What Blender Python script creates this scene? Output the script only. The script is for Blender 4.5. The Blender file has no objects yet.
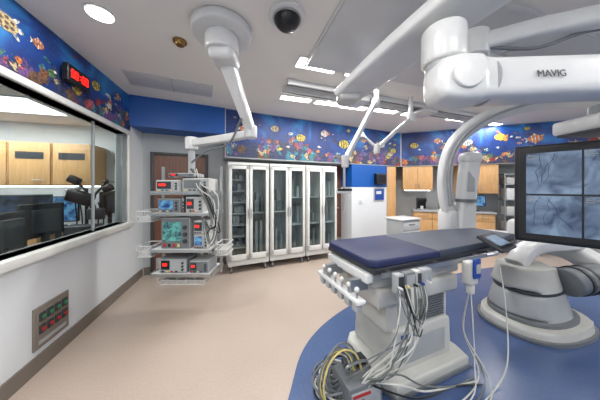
import bpy, bmesh, math, random
from mathutils import Vector, Matrix, Euler
random.seed(7)
sc=bpy.context.scene
try:
    sc.view_settings.view_transform='Standard'
    sc.view_settings.exposure=.12
except Exception: pass
# ---------------------------------------------------------------- materials
def lin(c):
    r=[]
    for v in c:
        v=v/255.0
        r.append(v/12.92 if v<=0.04045 else ((v+0.055)/1.055)**2.4)
    return (r[0],r[1],r[2],1.0)
MC={}
def M(name,col,rough=0.5,metal=0.0,var=0.04,scale=8.0,emit=0.0,bump=0.0,coat=0.0):
    if name in MC: return MC[name]
    m=bpy.data.materials.new(name); m.use_nodes=True
    nt=m.node_tree; b=nt.nodes['Principled BSDF']
    c=lin(col)
    tc=nt.nodes.new('ShaderNodeTexCoord'); n=nt.nodes.new('ShaderNodeTexNoise')
    n.inputs['Scale'].default_value=scale; n.inputs['Detail'].default_value=4
    nt.links.new(tc.outputs['Object'],n.inputs['Vector'])
    cr=nt.nodes.new('ShaderNodeValToRGB')
    cr.color_ramp.elements[0].position=0.3; cr.color_ramp.elements[1].position=0.7
    cr.color_ramp.elements[0].color=tuple(x*(1-var) for x in c[:3])+(1,)
    cr.color_ramp.elements[1].color=tuple(min(1,x*(1+var)) for x in c[:3])+(1,)
    nt.links.new(n.outputs['Fac'],cr.inputs['Fac']); nt.links.new(cr.outputs['Color'],b.inputs['Base Color'])
    b.inputs['Roughness'].default_value=rough; b.inputs['Metallic'].default_value=metal
    if coat: b.inputs['Coat Weight'].default_value=coat
    if emit:
        nt.links.new(cr.outputs['Color'],b.inputs['Emission Color']); b.inputs['Emission Strength'].default_value=emit
    if bump:
        bp=nt.nodes.new('ShaderNodeBump'); bp.inputs['Strength'].default_value=bump
        nt.links.new(n.outputs['Fac'],bp.inputs['Height']); nt.links.new(bp.outputs['Normal'],b.inputs['Normal'])
    MC[name]=m; return m
def Glass(name,tint,refl=0.08,rough=0.02):
    m=bpy.data.materials.new(name); m.use_nodes=True; nt=m.node_tree; nt.nodes.clear()
    o=nt.nodes.new('ShaderNodeOutputMaterial'); t=nt.nodes.new('ShaderNodeBsdfTransparent'); g=nt.nodes.new('ShaderNodeBsdfGlossy')
    t.inputs['Color'].default_value=lin(tint); g.inputs['Roughness'].default_value=rough
    mx=nt.nodes.new('ShaderNodeMixShader'); mx.inputs[0].default_value=refl
    nt.links.new(t.outputs[0],mx.inputs[1]); nt.links.new(g.outputs[0],mx.inputs[2]); nt.links.new(mx.outputs[0],o.inputs[0])
    return m
def Wood(name,c1,c2,rough=0.4):
    m=bpy.data.materials.new(name); m.use_nodes=True; nt=m.node_tree; b=nt.nodes['Principled BSDF']
    tc=nt.nodes.new('ShaderNodeTexCoord'); mp=nt.nodes.new('ShaderNodeMapping'); mp.inputs['Scale'].default_value=(14,14,1.2)
    n=nt.nodes.new('ShaderNodeTexNoise'); n.inputs['Scale'].default_value=3; n.inputs['Detail'].default_value=6; n.inputs['Distortion'].default_value=1.0
    cr=nt.nodes.new('ShaderNodeValToRGB'); cr.color_ramp.elements[0].color=lin(c1); cr.color_ramp.elements[1].color=lin(c2)
    cr.color_ramp.elements[0].position=.3; cr.color_ramp.elements[1].position=.7
    nt.links.new(tc.outputs['Object'],mp.inputs[0]); nt.links.new(mp.outputs[0],n.inputs[0]); nt.links.new(n.outputs['Fac'],cr.inputs[0]); nt.links.new(cr.outputs[0],b.inputs['Base Color'])
    b.inputs['Roughness'].default_value=rough
    return m
WHITE=M('white_enamel',(206,207,207),.3,coat=.2)
WARMW=M('warm_white_plastic',(184,184,180),.4)
LGREY=M('light_grey_plastic',(156,159,161),.4)
MGREY=M('mid_grey_plastic',(104,108,112),.45)
DGREY=M('dark_grey_plastic',(48,51,56),.45)
BLACK=M('black_plastic',(14,15,18),.35)
STEEL=M('brushed_steel',(180,182,184),.28,.9)
CAB=M('cabinet_powdercoat',(206,207,204),.35)
CABI=M('cabinet_interior',(200,202,202),.4)
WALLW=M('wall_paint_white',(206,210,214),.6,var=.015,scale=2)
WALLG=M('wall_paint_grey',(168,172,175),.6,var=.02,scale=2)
CEIL=M('ceiling_paint',(226,223,219),.7,var=.01,scale=1.5)
PANEL=M('ceiling_panel_grey',(192,194,196),.3,var=.02)
BLUEP=M('blue_wall_paint',(6,78,156),.45,var=.04,scale=2)
NAVY=M('navy_vinyl',(24,34,76),.55,var=.1,scale=5,bump=.1)
SLATE=M('slate_vinyl',(52,60,76),.55,var=.08,scale=5,bump=.1)
RED=M('red_plastic',(170,34,30),.4)
GREEN=M('green_plastic',(36,120,76),.4)
BLUEB=M('blue_plastic',(24,62,140),.4)
PLATE=M('taupe_plate',(118,110,102),.4)
BASEM=M('taupe_baseboard',(112,104,96),.5)
RUB=M('rubber_black',(25,25,27),.7)
CABLEW=M('cable_white',(195,195,190),.5)
CABLEG=M('cable_grey',(100,105,102),.5)
LIGHTE=M('lamp_diffuser',(255,253,248),.5,emit=6.0,var=0)
REDE=M('led_red',(255,25,15),.5,emit=3.0,var=0)
BRASS=M('brass',(150,120,70),.35,.8)
YEL=M('cream_plastic',(205,188,120),.5)
WOODL=Wood('maple_laminate',(186,142,92),(206,164,114))
WOODD=Wood('brown_door_wood',(88,56,44),(116,76,58))
GLASSW=Glass('window_glass',(228,235,236),.08)
GLASSC=Glass('cabinet_glass',(228,234,234),.05)
def scr(name,c1,c2,scale,strength,dist=3.0,lo=.36,hi=.6):
    m=bpy.data.materials.new(name); m.use_nodes=True; nt=m.node_tree; b=nt.nodes['Principled BSDF']
    tc=nt.nodes.new('ShaderNodeTexCoord'); n=nt.nodes.new('ShaderNodeTexNoise'); n.inputs['Scale'].default_value=scale; n.inputs['Detail'].default_value=8; n.inputs['Distortion'].default_value=dist
    cr=nt.nodes.new('ShaderNodeValToRGB'); e=cr.color_ramp.elements
    e[0].color=lin(c1); e[0].position=lo; e[1].color=lin(c2); e[1].position=hi
    nt.links.new(tc.outputs['Object'],n.inputs[0]); nt.links.new(n.outputs['Fac'],cr.inputs[0])
    b.inputs['Base Color'].default_value=(0.01,0.01,0.012,1)
    nt.links.new(cr.outputs[0],b.inputs['Emission Color']); b.inputs['Emission Strength'].default_value=strength; b.inputs['Roughness'].default_value=.2
    return m
XRAY=scr('xray_image',(40,60,92),(132,156,184),7,.8,.9,.32,.66)
VES=M('xray_vessel',(40,54,78),.4,emit=.45)
UI=scr('ui_blue_screen',(20,60,130),(120,190,235),14,.7,.5)
UIG=scr('ui_green_screen',(20,60,80),(110,200,190),20,.6,.5)
UID=scr('ui_dark_screen',(14,20,32),(60,90,130),12,.7,.5,.45,.7)
def floormat(name,c,c2,rough):
    m=bpy.data.materials.new(name); m.use_nodes=True; nt=m.node_tree; b=nt.nodes['Principled BSDF']
    tc=nt.nodes.new('ShaderNodeTexCoord'); n=nt.nodes.new('ShaderNodeTexNoise'); n.inputs['Scale'].default_value=60; n.inputs['Detail'].default_value=6
    n2=nt.nodes.new('ShaderNodeTexNoise'); n2.inputs['Scale'].default_value=1.2
    cr=nt.nodes.new('ShaderNodeValToRGB'); cr.color_ramp.elements[0].color=lin(c); cr.color_ramp.elements[1].color=lin(c2); cr.color_ramp.elements[0].position=.35; cr.color_ramp.elements[1].position=.65
    a=nt.nodes.new('ShaderNodeMath'); a.operation='MULTIPLY_ADD'; a.inputs[1].default_value=.5
    s=nt.nodes.new('ShaderNodeMath'); s.operation='MULTIPLY'; s.inputs[1].default_value=.5
    nt.links.new(tc.outputs['Object'],n.inputs[0]); nt.links.new(tc.outputs['Object'],n2.inputs[0])
    nt.links.new(n2.outputs['Fac'],s.inputs[0]); nt.links.new(n.outputs['Fac'],a.inputs[0]); nt.links.new(s.outputs[0],a.inputs[2])
    nt.links.new(a.outputs[0],cr.inputs[0]); nt.links.new(cr.outputs[0],b.inputs['Base Color']); b.inputs['Roughness'].default_value=rough
    return m
FLOORB=floormat('floor_beige_vinyl',(168,153,141),(180,165,153),.28)
FLOORU=floormat('floor_blue_vinyl',(62,82,122),(72,92,132),.26)
# ---------------------------------------------------------------- geometry helpers
def finish(bm,name,mat,parent,smooth=False,loc=(0,0,0),rot=0):
    bmesh.ops.recalc_face_normals(bm,faces=bm.faces)
    me=bpy.data.meshes.new(name); bm.to_mesh(me); bm.free()
    ms=mat if isinstance(mat,list) else [mat]
    for m in ms: me.materials.append(m)
    o=bpy.data.objects.new(name,me); sc.collection.objects.link(o)
    if smooth:
        for p in me.polygons: p.use_smooth=True
        try: me.set_sharp_from_angle(angle=math.radians(40))
        except Exception: pass
    if parent is not None: o.parent=parent
    else:
        o.location=loc; o.rotation_euler=(0,0,rot)
    return o
class A:
    """object assembly: an Empty with parts. world=True -> coordinates are world coordinates"""
    def __init__(s,name,loc=(0,0,0),rot=0.0,world=False):
        e=bpy.data.objects.new(name,None); sc.collection.objects.link(e)
        e.location=loc; e.rotation_euler=(0,0,rot); e.empty_display_size=.1
        s.e=e; s.o=Vector(loc) if world else Vector((0,0,0))
    def P(s,p): return Vector(p)-s.o
    def box(s,n,c,d,mat,bev=0.0,rot=None):
        bm=bmesh.new(); bmesh.ops.create_cube(bm,size=1)
        bmesh.ops.scale(bm,vec=d,verts=bm.verts)
        if bev>0: bmesh.ops.bevel(bm,geom=bm.edges[:],offset=min(bev,min(d)*.45),segments=3,affect='EDGES',profile=.5)
        if rot:
            bmesh.ops.rotate(bm,cent=(0,0,0),matrix=Euler(rot).to_matrix(),verts=bm.verts)
        bmesh.ops.translate(bm,vec=s.P(c),verts=bm.verts)
        return finish(bm,n,mat,s.e,bev>0)
    def b2(s,n,lo,hi,mat,bev=0.0):
        c=[(a+b)/2 for a,b in zip(lo,hi)]; d=[abs(b-a) for a,b in zip(lo,hi)]
        return s.box(n,c,d,mat,bev)
    def cyl(s,n,p1,p2,r,mat,r2=None,seg=24,bev=0.0):
        p1=s.P(p1); p2=s.P(p2); d=p2-p1; L=d.length; r2=r if r2 is None else r2
        bm=bmesh.new(); bmesh.ops.create_cone(bm,cap_ends=True,segments=seg,radius1=r,radius2=r2,depth=L)
        if bev>0:
            ed=[e for e in bm.edges if abs(e.verts[0].co.z-e.verts[1].co.z)<1e-5]
            bmesh.ops.bevel(bm,geom=ed,offset=bev,segments=3,affect='EDGES',profile=.5)
        q=Vector((0,0,1)).rotation_difference(d.normalized()).to_matrix()
        bmesh.ops.rotate(bm,cent=(0,0,0),matrix=q,verts=bm.verts); bmesh.ops.translate(bm,vec=(p1+p2)/2,verts=bm.verts)
        return finish(bm,n,mat,s.e,True)
    def sph(s,n,c,r,mat,sc3=(1,1,1)):
        bm=bmesh.new(); bmesh.ops.create_uvsphere(bm,u_segments=28,v_segments=16,radius=r)
        bmesh.ops.scale(bm,vec=sc3,verts=bm.verts); bmesh.ops.translate(bm,vec=s.P(c),verts=bm.verts)
        return finish(bm,n,mat,s.e,True)
    def sweep(s,n,pts,prof,mat,sub=6,up=(0,0,1),scales=None):
        P=[s.P(p) for p in pts]; Q=[]
        if sub>1 and len(P)>2:
            E=[2*P[0]-P[1]]+P+[2*P[-1]-P[-2]]
            for i in range(1,len(E)-2):
                for k in range(sub):
                    t=k/sub; a,b,c,d=E[i-1],E[i],E[i+1],E[i+2]
                    Q.append(.5*((2*b)+(c-a)*t+(2*a-5*b+4*c-d)*t*t+(3*b-a-3*c+d)*t**3))
            Q.append(P[-1])
        else: Q=P
        if isinstance(prof,(int,float)):
            ns=8 if prof<.02 else 16
            pr=[(math.cos(2*math.pi*i/ns)*prof,math.sin(2*math.pi*i/ns)*prof) for i in range(ns)]
        else:
            w,h=prof; pr=[]
            for i in range(24):
                a=2*math.pi*i/24; ca,sa=math.cos(a),math.sin(a)
                pr.append((w/2*math.copysign(abs(ca)**.45,ca),h/2*math.copysign(abs(sa)**.45,sa)))
        bm=bmesh.new(); rings=[]
        u=Vector(up)
        T=(Q[1]-Q[0]).normalized(); N=(u-T*u.dot(T))
        if N.length<1e-3: N=Vector((1,0,0))-T*T.x
        N.normalize()
        for i,q in enumerate(Q):
            T=((Q[min(i+1,len(Q)-1)]-Q[max(i-1,0)])).normalized()
            N=(N-T*N.dot(T)).normalized(); B=T.cross(N)
            f=1.0
            if scales:
                x=i/(len(Q)-1)*(len(scales)-1); j=min(int(x),len(scales)-2); f=scales[j]+(scales[j+1]-scales[j])*(x-j)
            rings.append([bm.verts.new(q+B*a*f+N*b*f) for a,b in pr])
        k=len(pr)
        for i in range(len(rings)-1):
            for j in range(k): bm.faces.new((rings[i][j],rings[i][(j+1)%k],rings[i+1][(j+1)%k],rings[i+1][j]))
        bm.faces.new(rings[0]); bm.faces.new(rings[-1])
        return finish(bm,n,mat,s.e,True)
    def prism(s,n,poly,z0,z1,mat,bev=0.0,taper=1.0):
        bm=bmesh.new(); lo=[bm.verts.new(Vector((x,y,z0))-s.o) for x,y in poly]
        cx=sum(p[0] for p in poly)/len(poly); cy=sum(p[1] for p in poly)/len(poly)
        hi=[bm.verts.new(Vector((cx+(x-cx)*taper,cy+(y-cy)*taper,z1))-s.o) for x,y in poly]
        k=len(poly); bm.faces.new(lo); bm.faces.new(hi)
        for i in range(k): bm.faces.new((lo[i],lo[(i+1)%k],hi[(i+1)%k],hi[i]))
        if bev>0:
            ed=[e for e in bm.edges if abs(e.verts[0].co.z-e.verts[1].co.z)<1e-5]
            bmesh.ops.bevel(bm,geom=ed,offset=bev,segments=3,affect='EDGES',profile=.5)
        return finish(bm,n,mat,s.e,True)
def polyobj(name,poly,z0,z1,mat):
    bm=bmesh.new(); lo=[bm.verts.new((x,y,z0)) for x,y in poly]; hi=[bm.verts.new((x,y,z1)) for x,y in poly]
    k=len(poly); bm.faces.new(lo); bm.faces.new(hi)
    for i in range(k): bm.faces.new((lo[i],lo[(i+1)%k],hi[(i+1)%k],hi[i]))
    return finish(bm,name,mat,None)
def slab(name,loc,rot,boxes,mats):
    bm=bmesh.new()
    for lo,hi,mi in boxes:
        r=bmesh.ops.create_cube(bm,size=1); vs=r['verts']
        d=[b-a for a,b in zip(lo,hi)]; c=[(a+b)/2 for a,b in zip(lo,hi)]
        bmesh.ops.scale(bm,vec=d,verts=vs); bmesh.ops.translate(bm,vec=c,verts=vs)
        for f in set(f for v in vs for f in v.link_faces): f.material_index=mi
    return finish(bm,name,mats,None,False,loc,rot)
def ellipse(cx,cy,rx,ry,n=32,p=1.0,rot=0):
    o=[]
    for i in range(n):
        a=2*math.pi*i/n; c,s=math.cos(a),math.sin(a)
        x=rx*math.copysign(abs(c)**p,c); y=ry*math.copysign(abs(s)**p,s)
        o.append((cx+x*math.cos(rot)-y*math.sin(rot),cy+x*math.sin(rot)+y*math.cos(rot)))
    return o
# ---------------------------------------------------------------- room frame
H=2.88
AB=math.atan(.45); AR=math.atan(-.375); AL=math.atan2(1,-.28)
room=[(-1.2,-1.6),(-2.671,3.648),(2.727,6.077),(6.5,4.66),(6.5,-1.6)]
polyobj('floor',room,-.1,0,FLOORB)
polyobj('ceiling',[(-1.25,-1.7),(-2.8,3.7),(2.73,6.2),(6.6,4.75),(6.6,-1.7)],H,H+.1,CEIL)
bp=[(-.35,-1.5),(-.3,.5),(-.18,1.2),(-.085,1.514),(.0,1.9),(.15,2.2),(.4,2.5),(.75,2.8),(1.3,3.1),(2.2,3.5),(3.2,3.9),(4.2,4.1),(5.2,3.9),(6.2,3.2),(6.45,1.5),(6.45,-1.5)]
sm=[]
for i in range(1,len(bp)-3):
    a,b,c,d=[Vector(bp[j]) for j in (i-1,i,i+1,i+2)]
    for k in range(5):
        t=k/5; v=.5*((2*b)+(c-a)*t+(2*a-5*b+4*c-d)*t*t+(3*b-a-3*c+d)*t**3); sm.append((v.x,v.y))
polyobj('floor_blue_inlay',[bp[0]]+sm+bp[-3:],0.0,.004,FLOORU)
LO=(-1.65,0,0)
W0,W1,WZ0,WZ1=.2,3.27,.99,2.27
slab('wall_left',LO,AL,[((-1.7,0,0),(W0,.14,H),0),((W0,0,0),(W1,.14,WZ0),0),((W0,0,WZ1),(W1,.14,H),0),((W1,0,0),(3.9,.14,H),0)],[WALLW])
w=A('window_1',LO,AL)
for n,lo,hi in (('sill',(W0-.06,-.07,WZ0-.07),(W1+.06,.16,WZ0+.0)),('head',(W0-.06,-.025,WZ1),(W1+.06,.15,WZ1+.06)),('jamb_near',(W0-.06,-.025,WZ0),(W0,.15,WZ1)),('jamb_far',(W1,-.025,WZ0),(W1+.06,.15,WZ1))):
    w.b2(n,lo,hi,CAB,.008)
w.b2('glass',(W0,.06,WZ0),(W1,.068,WZ1),GLASSW)
w.b2('mullion',(2.62,.05,WZ0),(2.632,.078,WZ1),LGREY)
slab('baseboard_left',LO,AL,[((-1.6,-.015,0),(3.75,0,.13),0)],[BASEM])
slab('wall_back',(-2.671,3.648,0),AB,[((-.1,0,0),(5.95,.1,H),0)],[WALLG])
slab('baseboard_back',(-2.671,3.648,0),AB,[((.02,-.015,0),(.11,0,.13),0),((1.02,-.015,0),(3.6,0,.13),0)],[BASEM])
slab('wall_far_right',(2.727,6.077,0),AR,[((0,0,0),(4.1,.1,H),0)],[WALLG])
slab('wall_right',(6.5,-1.6,0),0,[((0,0,0),(.1,6.35,H),0)],[WALLW])
slab('wall_rear',(-1.2,-1.7,0),0,[((-.05,0,0),(7.8,.1,H),0)],[WALLW])
BO=(-2.546,3.20,0)
slab('trim_blue_soffit',BO,AB,[((-.0,0,2.42),(1.355,.45,H),0)],[BLUEP])
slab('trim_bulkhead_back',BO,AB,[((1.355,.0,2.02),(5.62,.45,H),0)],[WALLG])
RO=(2.58,5.506,0)
slab('trim_bulkhead_right',RO,AR,[((0,0,2.02),(4.15,.45,H),0)],[WALLG])
# murals
def mural_mat():
    m=bpy.data.materials.new('mural_ocean'); m.use_nodes=True; nt=m.node_tree; b=nt.nodes['Principled BSDF']
    L=nt.links.new
    tc=nt.nodes.new('ShaderNodeTexCoord'); n=nt.nodes.new('ShaderNodeTexNoise'); n.inputs['Scale'].default_value=1.9; n.inputs['Detail'].default_value=7; n.inputs['Distortion'].default_value=.8
    L(tc.outputs['Object'],n.inputs[0])
    cr=nt.nodes.new('ShaderNodeValToRGB'); e=cr.color_ramp.elements
    e[0].position=.3; e[0].color=lin((8,26,78)); e[1].position=.72; e[1].color=lin((30,126,190))
    x=e.new(.52); x.color=lin((12,58,128))
    L(n.outputs['Fac'],cr.inputs[0])
    v=nt.nodes.new('ShaderNodeTexVoronoi'); v.inputs['Scale'].default_value=30; L(tc.outputs['Object'],v.inputs['Vector'])
    lt=nt.nodes.new('ShaderNodeMath'); lt.operation='LESS_THAN'; lt.inputs[1].default_value=.12; L(v.outputs['Distance'],lt.inputs[0])
    mx=nt.nodes.new('ShaderNodeMixRGB'); mx.inputs[2].default_value=lin((120,160,170))
    ml=nt.nodes.new('ShaderNodeMath'); ml.operation='MULTIPLY'; ml.inputs[1].default_value=.4; L(lt.outputs[0],ml.inputs[0])
    L(ml.outputs[0],mx.inputs[0]); L(cr.outputs[0],mx.inputs[1]); L(mx.outputs[0],b.inputs['Base Color'])
    b.inputs['Roughness'].default_value=.5
    return m
def coral_mat(i,c,c2):
    m=bpy.data.materials.new('mural_print_%d'%i); m.use_nodes=True; nt=m.node_tree; b=nt.nodes['Principled BSDF']; L=nt.links.new
    tc=nt.nodes.new('ShaderNodeTexCoord'); v=nt.nodes.new('ShaderNodeTexVoronoi'); v.inputs['Scale'].default_value=48; L(tc.outputs['Object'],v.inputs['Vector'])
    n=nt.nodes.new('ShaderNodeTexNoise'); n.inputs['Scale'].default_value=22; n.inputs['Detail'].default_value=5; L(tc.outputs['Object'],n.inputs[0])
    a=nt.nodes.new('ShaderNodeMath'); a.operation='MULTIPLY'; L(v.outputs['Distance'],a.inputs[0]); L(n.outputs['Fac'],a.inputs[1])
    cr=nt.nodes.new('ShaderNodeValToRGB'); e=cr.color_ramp.elements; e[0].position=.08; e[0].color=lin(c); e[1].position=.46; e[1].color=lin(c2)
    L(a.outputs[0],cr.inputs[0]); L(cr.outputs[0],b.inputs['Base Color']); b.inputs['Roughness'].default_value=.5
    return m
MB=mural_mat()
cols=[(222,128,50),(190,92,104),(116,78,136),(204,184,136),(164,60,46),(86,126,78),(50,132,150),(228,202,70),(224,228,222),(12,18,44),(112,80,56),(54,62,98)]
MM=[MB]+[coral_mat(i,c,tuple(int(x*.35+y*.2) for x,y in zip(c,(20,40,90)))) for i,c in enumerate(cols)]
def mural(name,loc,rot,L,z0,z1,seed,dens=1.0,turtle=None,hfun=None,big=()):
    rd=random.Random(seed); bm=bmesh.new(); lay=[0.0]
    def face(pts,mi,y):
        pts=[(min(max(x,0.01),L-.01),min(max(z,z0+.005),z1-.005)) for x,z in pts]
        q=[]
        for p in pts:
            if not q or (abs(p[0]-q[-1][0])+abs(p[1]-q[-1][1]))>1e-4: q.append(p)
        if len(q)<3: return
        f=bm.faces.new([bm.verts.new((x,y,z)) for x,z in q]); f.material_index=mi
    face([(0,z0),(L,z0),(L,z1),(0,z1)],0,0)
    def yy():
        lay[0]-=.000008; return -.0015+lay[0]
    h=z1-z0
    x=0
    while x<L:
        hh=(hfun(x) if hfun else .55+.45*math.sin(x*2.6+seed))
        if hh<.08:
            x+=.1; continue
        r=rd.uniform(.10,.2)*h; cz=z0+rd.uniform(-.02,.32)*hh*h; mi=rd.choice([11,12,12,12,7,3])
        face([(x+math.cos(a*.2618)*r*rd.uniform(.7,1.25),cz+math.sin(a*.2618)*r*rd.uniform(.6,1.3)) for a in range(24)],mi,yy())
        for _ in range(rd.randint(2,4)):
            rr=rd.uniform(.035,.11)*h; ax=x+rd.uniform(-.1,.1); az=z0+rd.uniform(.0,.1+.42*hh)*h
            mi=rd.choice([1,2,3,4,5,1,4,6,7,11,12,12,3,4])
            t=rd.random()
            if t<.35:
                face([(ax+math.cos(a*.393)*rr*rd.uniform(.7,1.2),az+math.sin(a*.393)*rr*rd.uniform(.6,1.1)) for a in range(16)],mi,yy())
            elif t<.7:   # branching coral
                y=yy()
                for k in range(9):
                    an=math.radians(rd.uniform(30,150)); ln=rr*rd.uniform(1.1,2.2); wd=.009
                    ex,ez=ax+math.cos(an)*ln,az+math.sin(an)*ln
                    face([(ax-wd,az),(ax+wd,az),(ex+wd*.6,ez),(ex-wd*.6,ez)],mi,y-.0000005*k)
                    an2=an+rd.choice([-.6,.6]); mx_,mz_=(ax+ex)/2,(az+ez)/2
                    face([(mx_-wd*.6,mz_),(mx_+wd*.6,mz_),(mx_+math.cos(an2)*ln*.45+wd*.4,mz_+math.sin(an2)*ln*.45),(mx_+math.cos(an2)*ln*.45-wd*.4,mz_+math.sin(an2)*ln*.45)],mi,y-.0000005*k)
            else:        # fan coral with lobed rim
                face([(ax,az-rr*.6)]+[(ax+math.cos(math.radians(20+q*10))*rr*(1.25 if q%2 else .95),az+math.sin(math.radians(20+q*10))*rr*(1.35 if q%2 else 1.05)) for q in range(15)],mi,yy())
        x+=rd.uniform(.05,.11)/dens
    def fish(fx,fz,s,d,mi,mi2,tl=0.0,tall=.6):
        y=yy()
        def tr(px,pz): return (fx+d*s*(px*math.cos(tl)-pz*math.sin(tl)),fz+s*(px*math.sin(tl)+pz*math.cos(tl)))
        face([tr(-.8,0),tr(-1.5,.5),tr(-1.32,0),tr(-1.5,-.5)],mi2,y)
        face([tr(-.55,.2),tr(-.1,tall+.28),tr(.45,tall*.7)],mi2,y); face([tr(-.55,-.2),tr(-.15,-tall-.22),tr(.35,-tall*.7)],mi2,y)
        face([tr(math.cos(a*.314)*1.0,math.sin(a*.314)*tall) for a in range(20)],mi,y-.000002)
        for q in (.38,-.1,-.55):
            hq=tall*math.sqrt(max(0,1-q*q))*.93; face([tr(q,-hq),tr(q+.12,-hq*.95),tr(q+.12,hq*.95),tr(q,hq)],mi2,y-.000004)
        face([tr(.68+math.cos(a)*.07,.12+math.sin(a)*.07) for a in range(6)],10,y-.000006)
        lay[0]-=.000008
    for i in range(int(L*7*dens)):
        fish(rd.uniform(.1,L-.1),rd.uniform(z0+.2*h,z1-.06),rd.choice([rd.uniform(.014,.028),rd.uniform(.03,.05)]),rd.choice([-1,1]),rd.choice([8,1,9,8,7,9,12,5]),rd.choice([10,9,8]),rd.uniform(-.3,.3),rd.choice([.45,.6,.75]))
    for (fx,fr,s,d,mi,mi2) in big: fish(fx,z0+fr*h,s,d,mi,mi2,rd.uniform(-.15,.15),.72)
    if turtle:
        tx,tz,s=turtle; y=yy()
        for ax,az,rx,rz,r in ((.6,.5,.5,.16,.7),(-.6,.5,.35,.12,-.8),(.6,-.5,.5,.16,-.7),(-.5,-.5,.3,.12,.7),(1.05,0,.26,.2,0)):
            face([(tx+s*px,tz+s*pz) for px,pz in ellipse(ax,az,rx,rz,14,rot=r)],9,y); y-=.000003
        face([(tx+s*px,tz+s*pz) for px,pz in ellipse(0,0,.9,.62,20)],4,y)
        for px,pz in ((0,0),(.45,.2),(-.45,.2),(.45,-.2),(-.45,-.2),(0,.38),(0,-.38)):
            face([(tx+s*(px+a),tz+s*(pz+b)) for a,b in ellipse(0,0,.18,.14,6)],11,y-.000003)
    me=bpy.data.meshes.new(name); bm.to_mesh(me); bm.free()
    for m in MM: me.materials.append(m)
    o=bpy.data.objects.new(name,me); sc.collection.objects.link(o); o.location=loc; o.rotation_euler=(0,0,rot)
def off(o,rot,x,y): return (o[0]+math.cos(rot)*x-math.sin(rot)*y,o[1]+math.sin(rot)*x+math.cos(rot)*y,0)
mural('wall_mural_left',off(LO,AL,-1.5,-.004),AL,4.86,2.335,2.87,3,.8,turtle=(3.07,2.66,.095),hfun=lambda x: .75*math.exp(-((x-3.45)/.3)**2)+.9*math.exp(-((x-4.7)/.55)**2)+.7*math.exp(-((x-1.5)/.8)**2),
      big=((3.32,.62,.05,1,1,9),(4.05,.6,.07,-1,8,10),(4.3,.35,.05,1,9,8),(4.5,.7,.055,-1,1,9),(3.75,.25,.05,-1,8,1),(2.7,.5,.06,1,8,10)))
mural('wall_mural_back',off(BO,AB,1.36,-.004),AB,4.25,2.03,2.87,5,1.1,
      big=((.35,.62,.10,1,1,9),(.9,.7,.08,-1,4,10),(1.45,.55,.10,1,8,10),(2.0,.72,.09,-1,9,1),(2.5,.5,.13,1,8,10),(3.05,.68,.09,-1,1,9),(3.6,.6,.11,1,9,8),(4.0,.45,.08,-1,8,10)))
mural('wall_mural_right',off(RO,AR,.01,-.004),AR,4.13,2.03,2.87,11,1.1,
      big=((.3,.6,.09,1,8,10),(.8,.7,.08,-1,1,9),(1.4,.6,.1,1,9,10),(2.0,.7,.1,-1,8,1),(2.6,.6,.12,1,1,9),(3.3,.65,.1,-1,9,8)))
def door(name,x0,wd,h=2.05):
    a=A(name,(-2.671,3.648,0),AB)
    a.b2('leaf',(x0,-.04,0.005),(x0+wd,-.002,h),WOODD)
    for n,lo,hi in (('jamb_left',(x0-.05,-.06,0),(x0,-.001,h+.05)),('jamb_right',(x0+wd,-.06,0),(x0+wd+.05,-.001,h+.05)),('head',(x0,-.06,h),(x0+wd,-.001,h+.05))):
        a.b2(n,lo,hi,DGREY if wd>.7 else WALLG,.004)
    a.cyl('lever_handle',(x0+.07,-.09,1.0),(x0+.2,-.09,1.0),.011,STEEL)
    a.cyl('rosette',(x0+.07,-.095,1.0),(x0+.07,-.04,1.0),.025,STEEL)
    a.b2('kick_plate',(x0+.03,-.044,.03),(x0+wd-.03,-.04,.28),STEEL)
door('door_1',.17,.8)
door('door_2',3.72,.6)
PX0=(1.18+2.546)/.912; PX1=(2.15+2.546)/.912
slab('wall_pier',BO,AB,[((PX0,0.01,0),(PX1,.45,1.50),0),((PX0,.005,1.50),(PX1,.45,2.02),1)],[WALLW,BLUEP])
a=A('wall_monitor',BO,AB); a.b2('case',(PX1-.42,-.10,1.56),(PX1-.12,.0,1.82),BLACK,.01); a.b2('bezel',(PX1-.40,-.105,1.58),(PX1-.14,-.10,1.80),DGREY); a.b2('screen',(PX1-.385,-.108,1.60),(PX1-.155,-.105,1.785),BLACK)
a=A('wall_poster',BO,AB); a.b2('frame',(PX1-.42,-.012,1.17),(PX1-.1,.008,1.47),LGREY); a.b2('print',(PX1-.40,-.015,1.19),(PX1-.12,-.012,1.45),BLUEB); a.b2('print_text',(PX1-.36,-.017,1.33),(PX1-.2,-.015,1.40),WHITE)
a=A('light_switch_plate',BO,AB); a.b2('plate',(PX0+.2,-.002,1.1),(PX0+.3,.009,1.22),WHITE,.003); a.b2('rocker',(PX0+.23,-.008,1.13),(PX0+.27,-.002,1.19),WARMW)
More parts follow.
